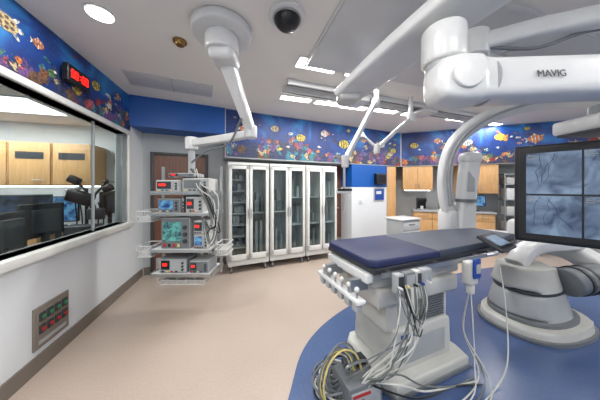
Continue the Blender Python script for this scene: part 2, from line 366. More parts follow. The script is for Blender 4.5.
# ---------------------------------------------------------------- glass door cabinets
c0=Vector((-1.225,3.66,0)); dirb=Vector((math.cos(AB),math.sin(AB),0))
for i in range(3):
    W=.715; p=c0+dirb*(i*.742)
    a=A('glass_door_cabinet',tuple(p),AB); D=.42; z0=.13; z1=1.93
    a.b2('base',(0,0,z0),(W,D,z0+.09),CAB,.006); a.b2('top',(0,0,z1-.05),(W,D,z1),CAB,.006)
    a.b2('side_left',(0,.0,z0+.08),(.025,D,z1-.04),CAB); a.b2('side_right',(W-.025,.0,z0+.08),(W,D,z1-.04),CAB)
    a.b2('back',(.02,D-.015,z0+.08),(W-.02,D,z1-.04),CABI)
    for k in range(2):
        x0=.012+k*(W/2-.006); x1=x0+W/2-.018
        for n,lo,hi in (('stile_a',(x0,-.025,z0+.1),(x0+.05,0,z1-.06)),('stile_b',(x1-.05,-.025,z0+.1),(x1,0,z1-.06)),('rail_top',(x0,-.025,z1-.12),(x1,0,z1-.06)),('rail_bottom',(x0,-.025,z0+.1),(x1,0,z0+.2))):
            a.b2('door%d_%s'%(k,n),lo,hi,CAB,.004)
        a.b2('door%d_glass'%k,(x0+.045,-.014,z0+.18),(x1-.045,-.010,z1-.11),GLASSC)
        hx=x1-.02 if k==0 else x0+.02
        a.cyl('door%d_handle'%k,(hx,-.05,.95),(hx,-.05,1.12),.008,STEEL,seg=10)
    a.b2('divider',(W/2-.006,.02,z0+.1),(W/2+.006,D-.02,z1-.05),CAB)
    rd=random.Random(i+3); nn=0
    for half in range(2):
        xa=.03 if half==0 else W/2+.008; xb=W/2-.008 if half==0 else W-.03
        n=8 if (i==0 and half==0) else rd.choice([2,3])
        step=1.6/n
        for s in range(n):
            zz=z0+.10+s*step
            if s: a.b2('shelf_%d_%d'%(half,s),(xa,.05,zz-.012),(xb,D-.03,zz),CABI)
            x=xa+.01
            while x<xb-.05:
                wd=rd.uniform(.035,.07); wd=min(wd,xb-x-.005)
                hh=step*(rd.uniform(.4,.75) if n>3 else rd.uniform(.25,.9))
                if rd.random()<(.7 if n>3 else .55):
                    a.b2('supply_pack_%d'%nn,(x,.14+rd.uniform(0,.12),zz),(x+wd-.008,.36,zz+hh),rd.choice([CABI,WARMW,LGREY,CABI,LGREY,CABI,WARMW,WHITE,LGREY,BLUEB if rd.random()<.3 else LGREY])); nn+=1
                x+=wd
    for (cx,cy) in ((.06,.06),(W-.06,.06),(.06,D-.06),(W-.06,D-.06)):
        a.cyl('castor_stem',(cx,cy,.08),(cx,cy,z0),.014,STEEL,seg=10); a.cyl('castor_wheel',(cx-.014,cy,.05),(cx+.014,cy,.05),.05,MGREY,seg=20)
# ---------------------------------------------------------------- far alcove cabinetry
def upper(name,o,rot,x0,x1,z0,z1,n,dep=.36):
    a=A(name,o,rot); a.b2('carcass',(x0,.04,z0),(x1,.04+dep,z1),WOODL)
    w=(x1-x0)/n
    for k in range(n):
        a.b2('door_%d'%k,(x0+k*w+.004,.02,z0+.004),(x0+(k+1)*w-.004,.04,z1-.004),WOODL,.003)
        hx=x0+(k+1)*w-.04 if k%2==0 else x0+k*w+.04
        a.cyl('handle_%d'%k,(hx,.0,z0+.05),(hx,.0,z0+.17),.006,STEEL,seg=8)
        a.cyl('handle_post_%d'%k,(hx,.0,z0+.11),(hx,.02,z0+.11),.005,STEEL,seg=8)
    return a
a=upper('wall_cabinet',RO,AR,.05,.72,1.42,2.02,2)
a.b2('under_light',(.1,.15,1.405),(.68,.2,1.419),LIGHTE)
upper('wall_cabinet',RO,AR,1.25,2.0,1.35,2.02,2)
def counter(name,o,rot,x0,x1,n):
    a=A(name,o,rot); a.b2('toe_kick',(x0,.1,0.001),(x1,.44,.1),DGREY); a.b2('carcass',(x0,.06,.1),(x1,.44,.88),WOODL)
    w=(x1-x0)/n
    for k in range(n):
        a.b2('drawer_%d'%k,(x0+k*w+.004,.04,.70),(x0+(k+1)*w-.004,.06,.87),WOODL,.003); a.b2('door_%d'%k,(x0+k*w+.004,.04,.11),(x0+(k+1)*w-.004,.06,.69),WOODL,.003)
        a.cyl('pull_%d'%k,(x0+k*w+w*.35,.02,.79),(x0+k*w+w*.65,.02,.79),.006,STEEL,seg=8)
    a.b2('worktop',(x0-.02,.01,.88),(x1+.02,.44,.92),LGREY,.006)
counter('base_cabinet',RO,AR,.3,1.95,4)
a=upper('tall_cupboard',BO,AB,PX1+.02,PX1+.33,.1,2.02,1,.34); a.b2('plinth',(PX1+.03,.08,0.001),(PX1+.32,.38,.1),DGREY)
a=A('coffee_machine',off(RO,AR,.5,.22)[:2]+(.92,),AR); a.b2('body',(-.1,-.02,0),(.1,.14,.3),BLACK,.01); a.b2('head',(-.1,-.13,.2),(.1,0,.3),BLACK,.01); a.b2('tray',(-.1,-.13,0),(.1,0,.03),STEEL,.004); a.cyl('cup',(0,-.07,.03),(0,-.07,.1),.03,WHITE,r2=.036)
a=A('desktop_monitor',off(RO,AR,1.62,.25)[:2]+(.92,),AR); a.b2('foot',(-.1,-.08,0),(.1,.06,.012),DGREY,.003); a.b2('neck',(-.02,.0,.01),(.02,.02,.2),DGREY); a.b2('case',(-.22,-.03,.12),(.22,.0,.38),BLACK,.006); a.b2('screen',(-.205,-.033,.135),(.205,-.03,.365),UI)
a=A('laboratory_printer',off(RO,AR,1.05,.22)[:2]+(.92,),AR); a.b2('body',(-.16,-.14,0),(.16,.14,.18),LGREY,.02); a.b2('lid',(-.15,-.13,.18),(.15,.13,.21),WHITE,.01); a.b2('slot',(-.12,-.146,.06),(.12,-.138,.1),BLACK)
a=A('supply_rack',off(RO,AR,2.15,.12)[:2]+(0,),AR)
for x in (0,.62):
    for y in (0,.28): a.cyl('post',(x,y,0),(x,y,1.8),.014,STEEL,seg=10)
k=0
for z in (.15,.5,.85,1.2,1.55,1.78):
    a.b2('shelf',(-.015,-.015,z),(.635,.295,z+.02),STEEL)
    if z<1.7:
        for x in (.03,.23,.43):
            a.b2('bin_%d'%k,(x,.01,z+.02),(x+.17,.27,z+.02+random.uniform(.14,.26)),random.choice([WHITE,WARMW,LGREY,BLUEB]),.006); k+=1
a=A('wheeled_supply_cart',(1.95,4.1,0),AB)
a.b2('body',(0,0,.12),(.5,.4,.85),LGREY,.02); a.b2('top',(-.02,-.02,.85),(.52,.42,.88),WHITE,.008)
for k in range(4): a.b2('drawer_%d'%k,(.02,-.012,.15+k*.17),(.48,.0,.3+k*.17),WHITE,.005); a.b2('drawer_pull_%d'%k,(.17,-.025,.25+k*.17),(.33,-.012,.265+k*.17),MGREY)
for x in (.06,.44):
    for y in (.06,.34): a.cyl('castor',(x-.012,y,.045),(x+.012,y,.045),.045,RUB); a.cyl('stem',(x,y,.08),(x,y,.12),.012,STEEL)
# ---------------------------------------------------------------- control room seen through window
slab('floor_control_room',LO,AL,[((-.2,.14,-.1),(3.95,3.6,0),0)],[FLOORB])
slab('ceiling_control_room',LO,AL,[((-.2,.14,2.5),(3.95,3.6,2.6),0)],[CEIL])
slab('wall_control_end',LO,AL,[((3.9,.14,0),(4.0,3.6,2.5),0)],[WALLW])
slab('wall_control_far',LO,AL,[((-.2,3.6,0),(4.0,3.7,2.5),0)],[WALLW])
slab('wall_control_near',LO,AL,[((-.3,.14,0),(-.2,3.6,2.5),0)],[WALLW])
EO=off(LO,AL,3.895,.14); AE=AL+math.pi/2
a=A('wall_cabinet',EO[:2]+(0,),AE)
for k in range(3):
    x0=.42+k*.48
    a.b2('carcass_%d'%k,(x0,0.002,1.52),(x0+.47,.36,2.14),WOODL); a.b2('door_%d'%k,(x0+.01,.36,1.53),(x0+.46,.38,2.13),WOODL,.003)
    a.b2('glass_slot_%d'%k,(x0+.08,.38,1.9),(x0+.39,.384,2.0),DGREY)
    a.cyl('handle_%d'%k,(x0+.08,.40,1.6),(x0+.2,.40,1.6),.006,STEEL,seg=8)
a.b2('under_light',(.45,.1,1.50),(1.84,.2,1.518),LIGHTE)
a=A('base_cabinet',EO[:2]+(0,),AE); a.b2('carcass',(.95,0.01,.1),(2.2,.5,.86),WOODL); a.b2('toe',(.95,0.01,0.001),(2.2,.45,.1),DGREY); a.b2('worktop',(.93,0.01,.86),(2.22,.53,.9),DGREY,.005)
for k in range(3): a.b2('door_%d'%k,(.96+k*.41,.5,.12),(1.36+k*.41,.515,.85),WOODL,.003)
a=A('wall_speaker',EO[:2]+(0,),AE); a.b2('case',(.12,.002,1.86),(.26,.12,2.06),BLACK,.01); a.b2('grille',(.13,.12,1.88),(.25,.125,2.04),DGREY)
a=A('notice_board',EO[:2]+(0,),AE); a.b2('board',(.06,.002,1.2),(.36,.015,1.6),LGREY,.003)
for k in range(4): a.b2('sheet_%d'%k,(.08+.14*(k%2),.015,1.22+.19*(k//2)),(.2+.14*(k%2),.018,1.38+.19*(k//2)),[WHITE,WHITE,YEL,WHITE][k])
AF=AL-math.pi/2
# screens on a riser along the desk; some face the operator (away from the window), some face along the room
for (s,y,tw,up_,fl) in ((2.08,.40,.15,0,1),(2.56,.46,-.1,.05,1),(2.86,.86,.35,.14,0),(3.36,.86,.1,.10,0),(3.60,.38,.1,.16,1)):
    o=off(LO,AL,s,y)
    a=A('workstation_monitor',o[:2]+(.741,),AL+(math.pi if fl else -math.pi/2)+tw)
    a.b2('foot',(-.12,-.1,0),(.12,.1,.015),BLACK,.004); a.b2('neck',(-.025,-.01,.01),(.025,.03,.3+up_),BLACK); a.b2('case',(-.24,-.03,.17+up_),(.24,.0,.53+up_),BLACK,.008)
    a.b2('screen',(-.225,-.034,.185+up_),(.225,-.03,.515+up_),UI if s==3.36 else UID); a.b2('rear_cover',(-.15,0,.22+up_),(.15,.035,.47+up_),DGREY,.015)
a=A('control_desk',LO,AL); a.b2('worktop',(.6,.2,.70),(3.8,1.05,.74),MGREY,.005)
for x in (.65,2.2,3.70): a.b2('leg',(x,.25,0.001),(x+.05,.98,.70),DGREY)
a.b2('modesty_panel',(.7,.22,.15),(3.7,.24,.7),DGREY)
for k in range(3): a.b2('keyboard_%d'%k,(1.9+k*.38,.72,.741),(2.2+k*.38,.87,.76),BLACK,.004)
for k in range(3): a.b2('document_tray_%d'%k,(2.2+k*.45,.24,.741),(2.32+k*.45,.33,.86),[WHITE,WARMW,LGREY][k],.004)
a=A('injector_control_stand',off(LO,AL,3.12,.40)[:2]+(.741,),AF)
a.b2('foot',(-.14,-.1,0),(.14,.1,.02),BLACK,.005); a.cyl('post',(0,0,.02),(0,0,.74),.018,BLACK); a.box('head',(-.05,-.03,.62),(.30,.10,.17),BLACK,.03,rot=(0,.35,0)); a.cyl('arm',(.05,0,.60),(.22,0,.82),.016,DGREY); a.sph('knob',(.22,0,.83),.034,BLACK); a.box('pad',(.14,-.06,.40),(.18,.07,.15),DGREY,.015); a.cyl('syringe',(-.2,-.03,.70),(-.05,-.03,.75),.025,LGREY); a.box('arm_head_b',(.25,-.02,.74),(.12,.08,.09),BLACK,.02,rot=(0,-.5,0)); a.box('arm_head_c',(-.12,-.02,.85),(.14,.07,.10),BLACK,.02,rot=(0,.5,0)); a.cyl('arm_b',(0,0,.7),(-.12,0,.85),.014,DGREY); a.box('base_console',(0,-.05,.14),(.34,.2,.24),DGREY,.02)
for k in range(7): a.sweep('cord_%d'%k,[(-.12+.05*k,0,.55),(-.14+.06*k,.06,.3),(-.12+.05*k,.03,.03)],.008,BLACK)
def chair(loc,rot):
    a=A('office_chair',loc,rot)
    for k in range(5):
        an=k*math.radians(72); x,y=.27*math.cos(an),.27*math.sin(an)
        a.sweep('leg_%d'%k,[(0,0,.1),(x*.6,y*.6,.085),(x,y,.07)],(.035,.025),BLACK); a.cyl('castor_%d'%k,(x-.01,y,.03),(x+.01,y,.03),.03,RUB)
    a.cyl('gas_lift',(0,0,.1),(0,0,.46),.025,STEEL); a.box('seat',(0,0,.5),(.48,.46,.08),BLACK,.035); a.box('backrest',(0,.24,.87),(.44,.07,.52),BLACK,.03,rot=(-.1,0,0)); a.sweep('back_post',[(0,.1,.47),(0,.27,.5),(0,.28,.75)],(.05,.02),BLACK)
    for sx in (-1,1): a.sweep('arm_%d'%sx,[(sx*.22,0,.5),(sx*.29,0,.6),(sx*.28,.0,.7)],.014,BLACK); a.box('armpad_%d'%sx,(sx*.28,-.02,.715),(.06,.24,.03),BLACK,.01)
chair(off(LO,AL,2.75,1.75)[:2]+(0,),AL+.2); chair(off(LO,AL,1.5,1.9)[:2]+(0,),AL-.2)
a=A('digital_wall_clock',off(LO,AL,2.16,-.0)[:2]+(2.56,),AL)
a.box('case',(0,-.06,0),(.30,.05,.16),BLACK,.008); a.box('bracket',(0,-.018,0),(.08,.036,.06),DGREY)
seg={'a':(0,.035,.03,.006),'d':(0,-.035,.03,.006),'b':(.016,.018,.006,.03),'c':(.016,-.018,.006,.03),'e':(-.016,-.018,.006,.03),'f':(-.016,.018,.006,.03)}
for k,x in enumerate((-.095,-.045,.045,.095)):
    for q,(sx,sz,w_,h_) in seg.items(): a.box('digit%d_%s'%(k,q),(x+sx,-.087,sz),(w_,.004,h_),REDE)
for z in (-.015,.015): a.box('colon',(0,-.087,z),(.007,.004,.007),REDE)
a=A('medical_outlet_plate',off(LO,AL,1.95,0)[:2]+(.35,),AL)
a.box('plate',(0,-.008,0),(.36,.016,.34),PLATE,.004); a.box('inner_plate',(0,-.018,.03),(.32,.006,.22),PLATE,.002)
for r in range(2):
    for c in range(4):
        a.box('socket_%d%d'%(r,c),(-.115+c*.077,-.024,.085-r*.1),(.06,.012,.07),DGREY,.004)
        a.cyl('lamp_%d%d'%(r,c),(-.115+c*.077,-.038,.085-r*.1),(-.115+c*.077,-.028,.085-r*.1),.016,GREEN if r==0 else RED,seg=12)
a.box('label',(0,-.018,-.12),(.28,.004,.03),LGREY)
# ---------------------------------------------------------------- equipment boom
a=A('equipment_boom',(-.677,1.87,2.88),0,True)
a.cyl('ceiling_cover',(-.677,1.87,2.80),(-.677,1.87,2.88),.25,WHITE,bev=.02,seg=40)
a.cyl('ceiling_column',(-.677,1.87,2.66),(-.677,1.87,2.81),.14,WHITE,bev=.02)
a.box('upper_joint',(-.665,1.90,2.64),(.22,.26,.12),WHITE,.05)
a.sweep('spring_arm',[(-.66,1.95,2.64),(-.60,2.12,2.38),(-.54,2.33,2.13)],(.11,.10),WHITE,sub=4,scales=[1.25,1,.9])
a.cyl('elbow_joint',(-.54,2.35,2.03),(-.54,2.35,2.17),.07,WHITE,bev=.02)
a.sweep('lower_arm',[(-.54,2.35,2.08),(-.9,2.48,2.055),(-1.33,2.66,2.045)],(.08,.09),WHITE,sub=4)
a.cyl('drop_joint',(-1.35,2.68,1.96),(-1.35,2.68,2.12),.075,WHITE,bev=.02)
a.cyl('drop_tube',(-1.35,2.68,1.65),(-1.35,2.68,1.97),.04,LGREY)
a.box('rack_column',(-1.35,2.72,1.07),(.2,.12,1.2),LGREY,.02)
for k,z in enumerate((1.425,1.185,.775,.5)):
    a.b2('shelf_%d'%k,(-1.68,2.42,z),(-1.0,2.78,z+.022),WHITE,.008)
    for sx in (-1.685,-1.0): a.b2('shelf_rail_%d_%d'%(k,sx<-1.2),(sx-.006,2.42,z-.02),(sx+.01,2.78,z+.03),STEEL)
    a.b2('front_rail_%d'%k,(-1.68,2.405,z-.01),(-1.0,2.418,z+.02),STEEL)
for k,sx in enumerate((-1.7,-.98)): a.b2('side_mast_%d'%k,(sx-.012,2.66,.45),(sx+.012,2.69,1.75),STEEL)
def dev(n,x0,x1,z0,z1,body,scrn,frac=.55):
    a.b2(n+'_case',(x0,2.44,z0),(x1,2.70,z1),body,.014)
    w=x1-x0;h=z1-z0
    a.b2(n+'_fascia',(x0+.008,2.4375,z0+.01),(x1-.008,2.4405,z1-.01),MGREY if body is LGREY else LGREY)
    a.b2(n+'_screen',(x0+w*.08,2.433,z0+h*.25),(x0+w*(.08+frac),2.438,z1-h*.14),scrn)
    for q in range(3): a.cyl(n+'_knob_%d'%q,(x1-w*.16,2.425,z0+h*(.25+.22*q)),(x1-w*.16,2.442,z0+h*(.25+.22*q)),h*.07,DGREY,seg=12)
    for q in range(4): a.b2(n+'_port_%d'%q,(x0+w*(.1+.16*q),2.432,z0+h*.07),(x0+w*(.18+.16*q),2.439,z0+h*.17),random.choice([BLUEB,DGREY,BLACK,RED,YEL]))
    if scrn in (DGREY,BLACK): a.b2(n+'_led_readout',(x0+w*.14,2.4305,z0+h*.5),(x0+w*(.14+frac*.5),2.4332,z0+h*.66),REDE)
dev('recorder',-1.64,-1.36,1.447,1.58,WARMW,DGREY); dev('generator',-1.34,-1.03,1.447,1.60,WARMW,MGREY)
dev('stimulator',-1.62,-1.36,1.207,1.37,LGREY,UI,.6); dev('amplifier',-1.30,-1.10,1.207,1.39,WARMW,DGREY,.4)
dev('patient_monitor',-1.58,-1.25,.797,1.15,LGREY,UIG,.62); dev('infusion_pump',-1.21,-1.04,.797,.96,WARMW,UI,.5); dev('infusion_pump_upper',-1.21,-1.04,.965,1.12,WARMW,DGREY,.5)
dev('suction_unit',-1.60,-1.28,.522,.69,MGREY,BLACK,.3); dev('compressor_unit',-1.26,-1.04,.522,.66,LGREY,DGREY,.3)
dev('top_module',-1.50,-1.2,1.61,1.66,LGREY,DGREY,.3); dev('side_module',-1.345,-1.31,1.207,1.38,DGREY,MGREY,.3)
def basket(n,x0,x1,y0,y1,z0,z1):
    for z in (z0,(z0+z1)/2,z1):
        a.b2(n+'_wire',(x0,y0,z),(x1,y0+.009,z+.009),WHITE); a.b2(n+'_wire',(x0,y1,z),(x1,y1+.009,z+.009),WHITE); a.b2(n+'_wire',(x0,y0,z),(x0+.009,y1,z+.009),WHITE); a.b2(n+'_wire',(x1,y0,z),(x1+.009,y1,z+.009),WHITE)
    for k in range(6):
        x=x0+(x1-x0)*k/5; a.b2(n+'_rib',(x,y0,z0),(x+.005,y0+.005,z1),WHITE); a.b2(n+'_floor',(x,y0,z0),(x+.005,y1,z0+.005),WHITE)
    a.b2(n+'_content',(x0+.02,y0+.02,z0+.006),(x1-.02,y1-.02,z0+(z1-z0)*.5),random.choice([WHITE,WARMW]),.01)
basket('basket_a',-1.86,-1.70,2.44,2.68,1.1,1.22); basket('basket_b',-1.86,-1.70,2.44,2.68,.70,.82); basket('basket_c',-.97,-.84,2.44,2.68,.72,.84); basket('basket_d',-1.62,-1.1,2.46,2.68,.38,.47)
rd=random.Random(4)
for k in range(9):
    x=-1.10+rd.uniform(-.05,.1); e=-.95+rd.uniform(-.07,.07)
    a.sweep('cable_%d'%k,[(-1.30+rd.uniform(-.05,.05),2.62,1.72),(x,2.41,1.55-rd.uniform(0,.15)),(e+.03,2.39,1.2+rd.uniform(-.2,.2)),(e-.03,2.39,.85+rd.uniform(-.1,.2)),(e-.09,2.41,1.05+rd.uniform(-.1,.1))],rd.choice([.004,.006,.008]),rd.choice([CABLEW,CABLEG,BLACK,CABLEW,MGREY]))
a.sweep('umbilical',[(-.60,2.2,2.2),(-.8,2.4,1.98),(-1.1,2.55,1.93),(-1.32,2.62,1.8)],.012,MGREY)
# ---------------------------------------------------------------- ceiling fixtures
def lamp(par,pw,sx,sy=None,col=(1,.98,.95)):
    L=bpy.data.lights.new('lamp','AREA')
    if sy is None: L.shape='DISK'; L.size=sx
    else: L.shape='RECTANGLE'; L.size=sx; L.size_y=sy
    L.energy=pw; L.color=col; o=bpy.data.objects.new('lamp',L); sc.collection.objects.link(o); o.parent=par; o.location=(0,0,-.02)
def downlight(x,y,r,pw):
    a=A('recessed_downlight',(x,y,H),0); a.cyl('trim_ring',(0,0,-.012),(0,0,0),r*1.15,WHITE,seg=32); a.cyl('lens',(0,0,-.016),(0,0,-.012),r,LIGHTE,seg=32)
    lamp(a.e,pw,r*2,None,(1,.97,.93))
downlight(-1.586,1.705,.085,12)
for x,y in ((5.0,3.6),(3.3,3.3),(3.9,5.0)): downlight(x,y,.08,8)
def strip(x,y,l,w,rot,pw,name='linear_ceiling_light'):
    a=A(name,(x,y,H),rot); a.b2('housing',(-l/2-.015,-w/2-.015,-.012),(l/2+.015,w/2+.015,0),WHITE); a.b2('diffuser',(-l/2,-w/2,-.016),(l/2,w/2,-.012),LIGHTE)
    lamp(a.e,pw,l,w)
for x,y in ((-.062,3.353),(.476,3.532),(.93,3.709),(1.53,3.878),(2.15,4.09),(3.19,4.363),(4.16,4.66)): strip(x,y,.48,.13,math.radians(18),16)
strip(.2,2.43,.47,.18,AB*.8,24); strip(.78,2.64,.45,.14,AB*.8,18)
for x,y in ((-.7,.3),(1.2,-.7),(3.2,.5),(5.2,1.6),(-.5,-1.0)): strip(x,y,.9,.5,0,24,'added_fill_light')  # unseen light panels added beside and behind the camera to brighten the room
strip(4.6,-.6,.9,.5,0,24,'added_fill_light')  # one more added fill panel, out of view behind the camera
for s_,y_ in ((3.0,1.3),(1.3,1.6),(3.0,2.6)):
    o_=off(LO,AL,s_,y_)
    a=A('added_fill_light',(o_[0],o_[1],2.5),AL); a.b2('frame',(-.33,-.62,-.01),(.33,.62,0),WHITE); a.b2('diffuser',(-.3,-.58,-.015),(.3,.58,-.01),LIGHTE)
    lamp(a.e,26,.6,1.1)
a=A('dome_camera',(-.104,1.725,H),0); a.cyl('ring',(0,0,-.03),(0,0,0),.145,WHITE,bev=.01,seg=40); a.sph('dome',(0,0,-.03),.105,BLACK,(1,1,.9)); a.cyl('collar',(0,0,-.04),(0,0,-.03),.115,LGREY,seg=36)
a=A('smoke_detector',(-1.134,2.03,H),0); a.cyl('base',(0,0,-.02),(0,0,0),.06,BRASS,bev=.004); a.cyl('sensor',(0,0,-.045),(0,0,-.02),.035,BRASS,r2=.045)
a=A('ceiling_access_panel',(-1.72,2.9,H),AB); a.b2('panel',(-.5,-.2,-.012),(.5,.2,0),PANEL,.003); a.b2('seam',(-.005,-.2,-.014),(.005,.2,-.012),LGREY)
a=A('laminar_flow_diffuser',(.05,2.3,H),AB*.7)
for k in range(3):
    a.b2('panel_%d'%k,(.05+k*.95,-1.1,-.03),(.92+k*.95,.1,0),PANEL,.006); a.b2('frame_%d'%k,(.03+k*.95,-1.12,-.02),(.94+k*.95,.12,0),WHITE)
a=A('ceiling_rail_track',(-.15,2.72,H),AB*.85)
for k,y in enumerate((0,.22)): a.b2('rail_%d'%k,(0,y,-.07),(4.3,y+.07,0),WHITE,.008); a.b2('groove_%d'%k,(0,y+.02,-.075),(4.3,y+.05,-.068),MGREY)
for x in (.9,2.3): a.b2('carriage',(x,-.02,-.13),(x+.35,.3,-.075),WHITE,.015)
a=A('radiation_shield_arm',(1.02,2.78,2.88),0,True)
a.cyl('ceiling_stem',(1.0,2.8,2.62),(1.0,2.8,2.75),.035,WHITE); a.cyl('joint_top',(.98,2.78,2.52),(.98,2.78,2.64),.05,WHITE,bev=.015)
a.sweep('spring_arm',[(.96,2.76,2.58),(.74,2.6,2.2),(.52,2.44,1.82)],(.06,.05),WHITE,sub=3); a.cyl('elbow',(.51,2.43,1.72),(.51,2.43,1.86),.04,WHITE,bev=.01)
a.cyl('drop_rod',(.5,2.43,1.42),(.5,2.43,1.73),.015,STEEL); a.box('clamp',(.49,2.43,1.45),(.16,.05,.045),WHITE,.01); a.cyl('handle',(.42,2.40,1.47),(.58,2.40,1.47),.014,BLACK); a.cyl('lower_rod',(.49,2.43,1.22),(.49,2.43,1.43),.01,STEEL)
a=A('examination_lamp_arm',(1.55,3.2,2.88),0,True)
a.cyl('ceiling_stem',(1.6,3.1,2.5),(1.6,3.1,2.80),.03,WHITE); a.cyl('joint_top',(1.6,3.1,2.44),(1.6,3.1,2.56),.05,WHITE,bev=.012)
a.sweep('spring_arm',[(1.58,3.1,2.48),(1.32,3.05,2.26),(1.08,3.0,2.04)],(.06,.05),WHITE,sub=3); a.cyl('elbow',(1.07,3.0,1.97),(1.07,3.0,2.1),.04,WHITE,bev=.01)
a.sweep('fore_arm',[(1.07,3.0,2.05),(.95,3.0,2.15),(.84,3.0,2.25)],.022,WHITE,sub=3); a.cyl('lamp_head',(.84,3.0,2.18),(.84,3.0,2.27),.09,WHITE,r2=.04,bev=.005); a.cyl('lamp_lens',(.84,3.0,2.17),(.84,3.0,2.18),.08,LGREY)
# large ceiling support arm in foreground
a=A('ceiling_support_arm',(.9,.82,2.88),0,True)
a.cyl('ceiling_cover',(.95,.78,2.80),(.95,.78,2.88),.2,WHITE); a.cyl('ceiling_column',(.95,.78,2.4),(.95,.78,2.82),.1,WHITE)
a.sweep('extension_beam',[(.36,1.68,2.21),(.62,1.28,2.32),(.98,.80,2.46)],(.30,.09),WHITE,sub=3,scales=[.8,1,1.1])
a.box('beam_end_cap',(.37,1.66,2.20),(.16,.16,.10),WARMW,.03)
a.cyl('swivel_joint',(.70,1.05,2.09),(.70,1.05,2.27),.095,WHITE,bev=.02,seg=36); a.cyl('swivel_collar',(.70,1.05,2.03),(.70,1.05,2.10),.08,LGREY,seg=36)
a.sweep('spring_arm',[(.575,.95,1.955),(.60,.95,1.955),(.66,.95,1.955),(.74,.953,1.957),(.82,.955,1.96),(1.3,.97,1.985),(1.95,1.02,2.03)],(.19,.20),WHITE,sub=6,scales=[.55,.85,1.0,1.0,.86,.84,.84])
a.cyl('knuckle_cap',(.67,.845,1.955),(.67,.865,1.955),.06,WHITE,bev=.006)
a.cyl('arm_seam',(.80,.9545,1.959),(.805,.9547,1.9592),.097,LGREY,seg=32)
f=bpy.data.curves.new('label','FONT'); f.body='MAVIG'; f.size=.042; f.extrude=.0008; f.materials.append(DGREY)
fo=bpy.data.objects.new('label',f); sc.collection.objects.link(fo); fo.parent=a.e; fo.location=Vector((.96,.868,1.945))-a.o; fo.rotation_euler=(math.radians(84),math.radians(-3),math.radians(3))
a=A('monitor_ceiling_suspension',(2.9,1.3,2.88),0,True)
a.sweep('main_beam',[(1.22,1.55,2.50),(1.8,1.40,2.57),(2.9,1.2,2.62)],(.16,.12),WHITE,sub=3)
a.cyl('beam_knuckle',(1.24,1.55,2.42),(1.24,1.55,2.6),.1,WHITE,bev=.02); a.cyl('column',(2.9,1.2,2.6),(2.9,1.2,2.88),.12,WHITE)
a.sweep('second_beam',[(1.24,1.55,2.44),(1.9,1.75,2.38),(2.7,1.7,2.34)],(.13,.10),WHITE,sub=3)
a.sweep('beam_cable',[(1.3,1.48,2.46),(1.6,1.45,2.44),(1.9,1.4,2.52),(2.3,1.3,2.5)],.012,MGREY)
a.cyl('drop_column',(2.72,1.68,1.75),(2.72,1.68,2.45),.06,WHITE); a.box('yoke',(2.68,1.6,1.6),(.3,.3,.3),WHITE,.05)
# large display
DA=math.atan2(-.66,.75)
a=A('large_medical_display',(1.83,1.83,1.05),DA)
a.box('case',(.70,.035,.395),(1.40,.07,.79),BLACK,.012); a.box('rear_housing',(.70,.1,.395),(.9,.08,.5),DGREY,.02)
a.b2('panel',(.025,-.004,.025),(1.375,.0,.765),BLACK)
xs=[(.065,.35),(.362,.65),(.662,.95),(.962,1.25)]
rd=random.Random(9)
for r,(z0,z1) in enumerate(((.07,.38),(.395,.725))):
    for c,(x0,x1) in enumerate(xs):
        a.b2('xray_view_%d%d'%(r,c),(x0,-.008,z0),(x1,-.004,z1),XRAY)
        for k in range(3):
            x=rd.uniform(x0+.05,x1-.05); pts=[(x,-.0085,z1-.01)]
            dx=rd.uniform(-.02,.02)
            for j in range(5):
                x=min(max(x+dx+rd.uniform(-.02,.02),x0+.02),x1-.02); pts.append((x,-.0085,z1-.06-j*.045))
            a.sweep('vessel_%d%d%d'%(c,r,k),pts,rd.choice([.0012,.0018]),VES,sub=4)
        for k in range(3): a.b2('caption_%d%d%d'%(c,r,k),(x0+.008,-.0085,z1-.02-k*.014),(x0+.05+.02*(k%2),-.008,z1-.014-k*.014),LGREY)
# ---------------------------------------------------------------- C-arm
a=A('c_arm_xray_system',(2.68,2.40,0),0,True)
a.prism('floor_base',ellipse(2.62,2.42,.53,.38,40,.8,.3),0.004,.11,WARMW,.03,.97)
a.prism('base_skirt',ellipse(2.62,2.42,.55,.40,40,.8,.3),0.004,.04,MGREY,.008)
a.prism('turret_ring_low',ellipse(2.60,2.43,.42,.32,36,.85,.3),.11,.15,MGREY,.008)
a.prism('turret_lower',ellipse(2.58,2.44,.39,.30,36,.85,.3),.15,.38,LGREY,.05,.85)
a.prism('turret_ring',ellipse(2.57,2.44,.315,.25,36,.85,.3),.38,.41,DGREY,.008)
a.prism('turret_upper',ellipse(2.56,2.45,.33,.26,36,.85,.3),.41,.63,WARMW,.06,.82)
a.box('turret_panel',(2.40,2.21,.27),(.2,.02,.10),MGREY,.005,rot=(0,0,-.35))
a.cyl('arm_axis',(2.78,2.25,.50),(3.45,2.35,.56),.14,MGREY,seg=32,bev=.02)
for k in range(5): a.cyl('arm_ring_%d'%k,(2.88+k*.1,2.265+k*.018,.51),(2.91+k*.1,2.27+k*.018,.513),.152,DGREY,seg=32)
a.sweep('swing_arm',[(3.3,2.35,.62),(3.2,2.65,.76),(2.8,2.95,.78),(2.35,3.08,.80)],(.24,.20),WHITE)
a.sweep('lower_link',[(2.45,2.45,.62),(2.7,2.5,.80),(3.2,2.5,.86)],(.18,.14),WHITE)
a.box('c_carriage',(2.2,3.04,1.0),(.40,.28,.44),WHITE,.09)
arc=[(2.24,3.0,.83),(2.05,3.0,1.25),(1.99,2.95,1.71),(2.05,2.85,2.08),(2.27,2.7,2.33),(2.56,2.5,2.44),(2.80,2.3,2.43),(2.95,2.05,2.34),(3.05,1.9,2.18)]
a.sweep('c_arc',arc,(.15,.14),WHITE,sub=8,up=(0,1,0))
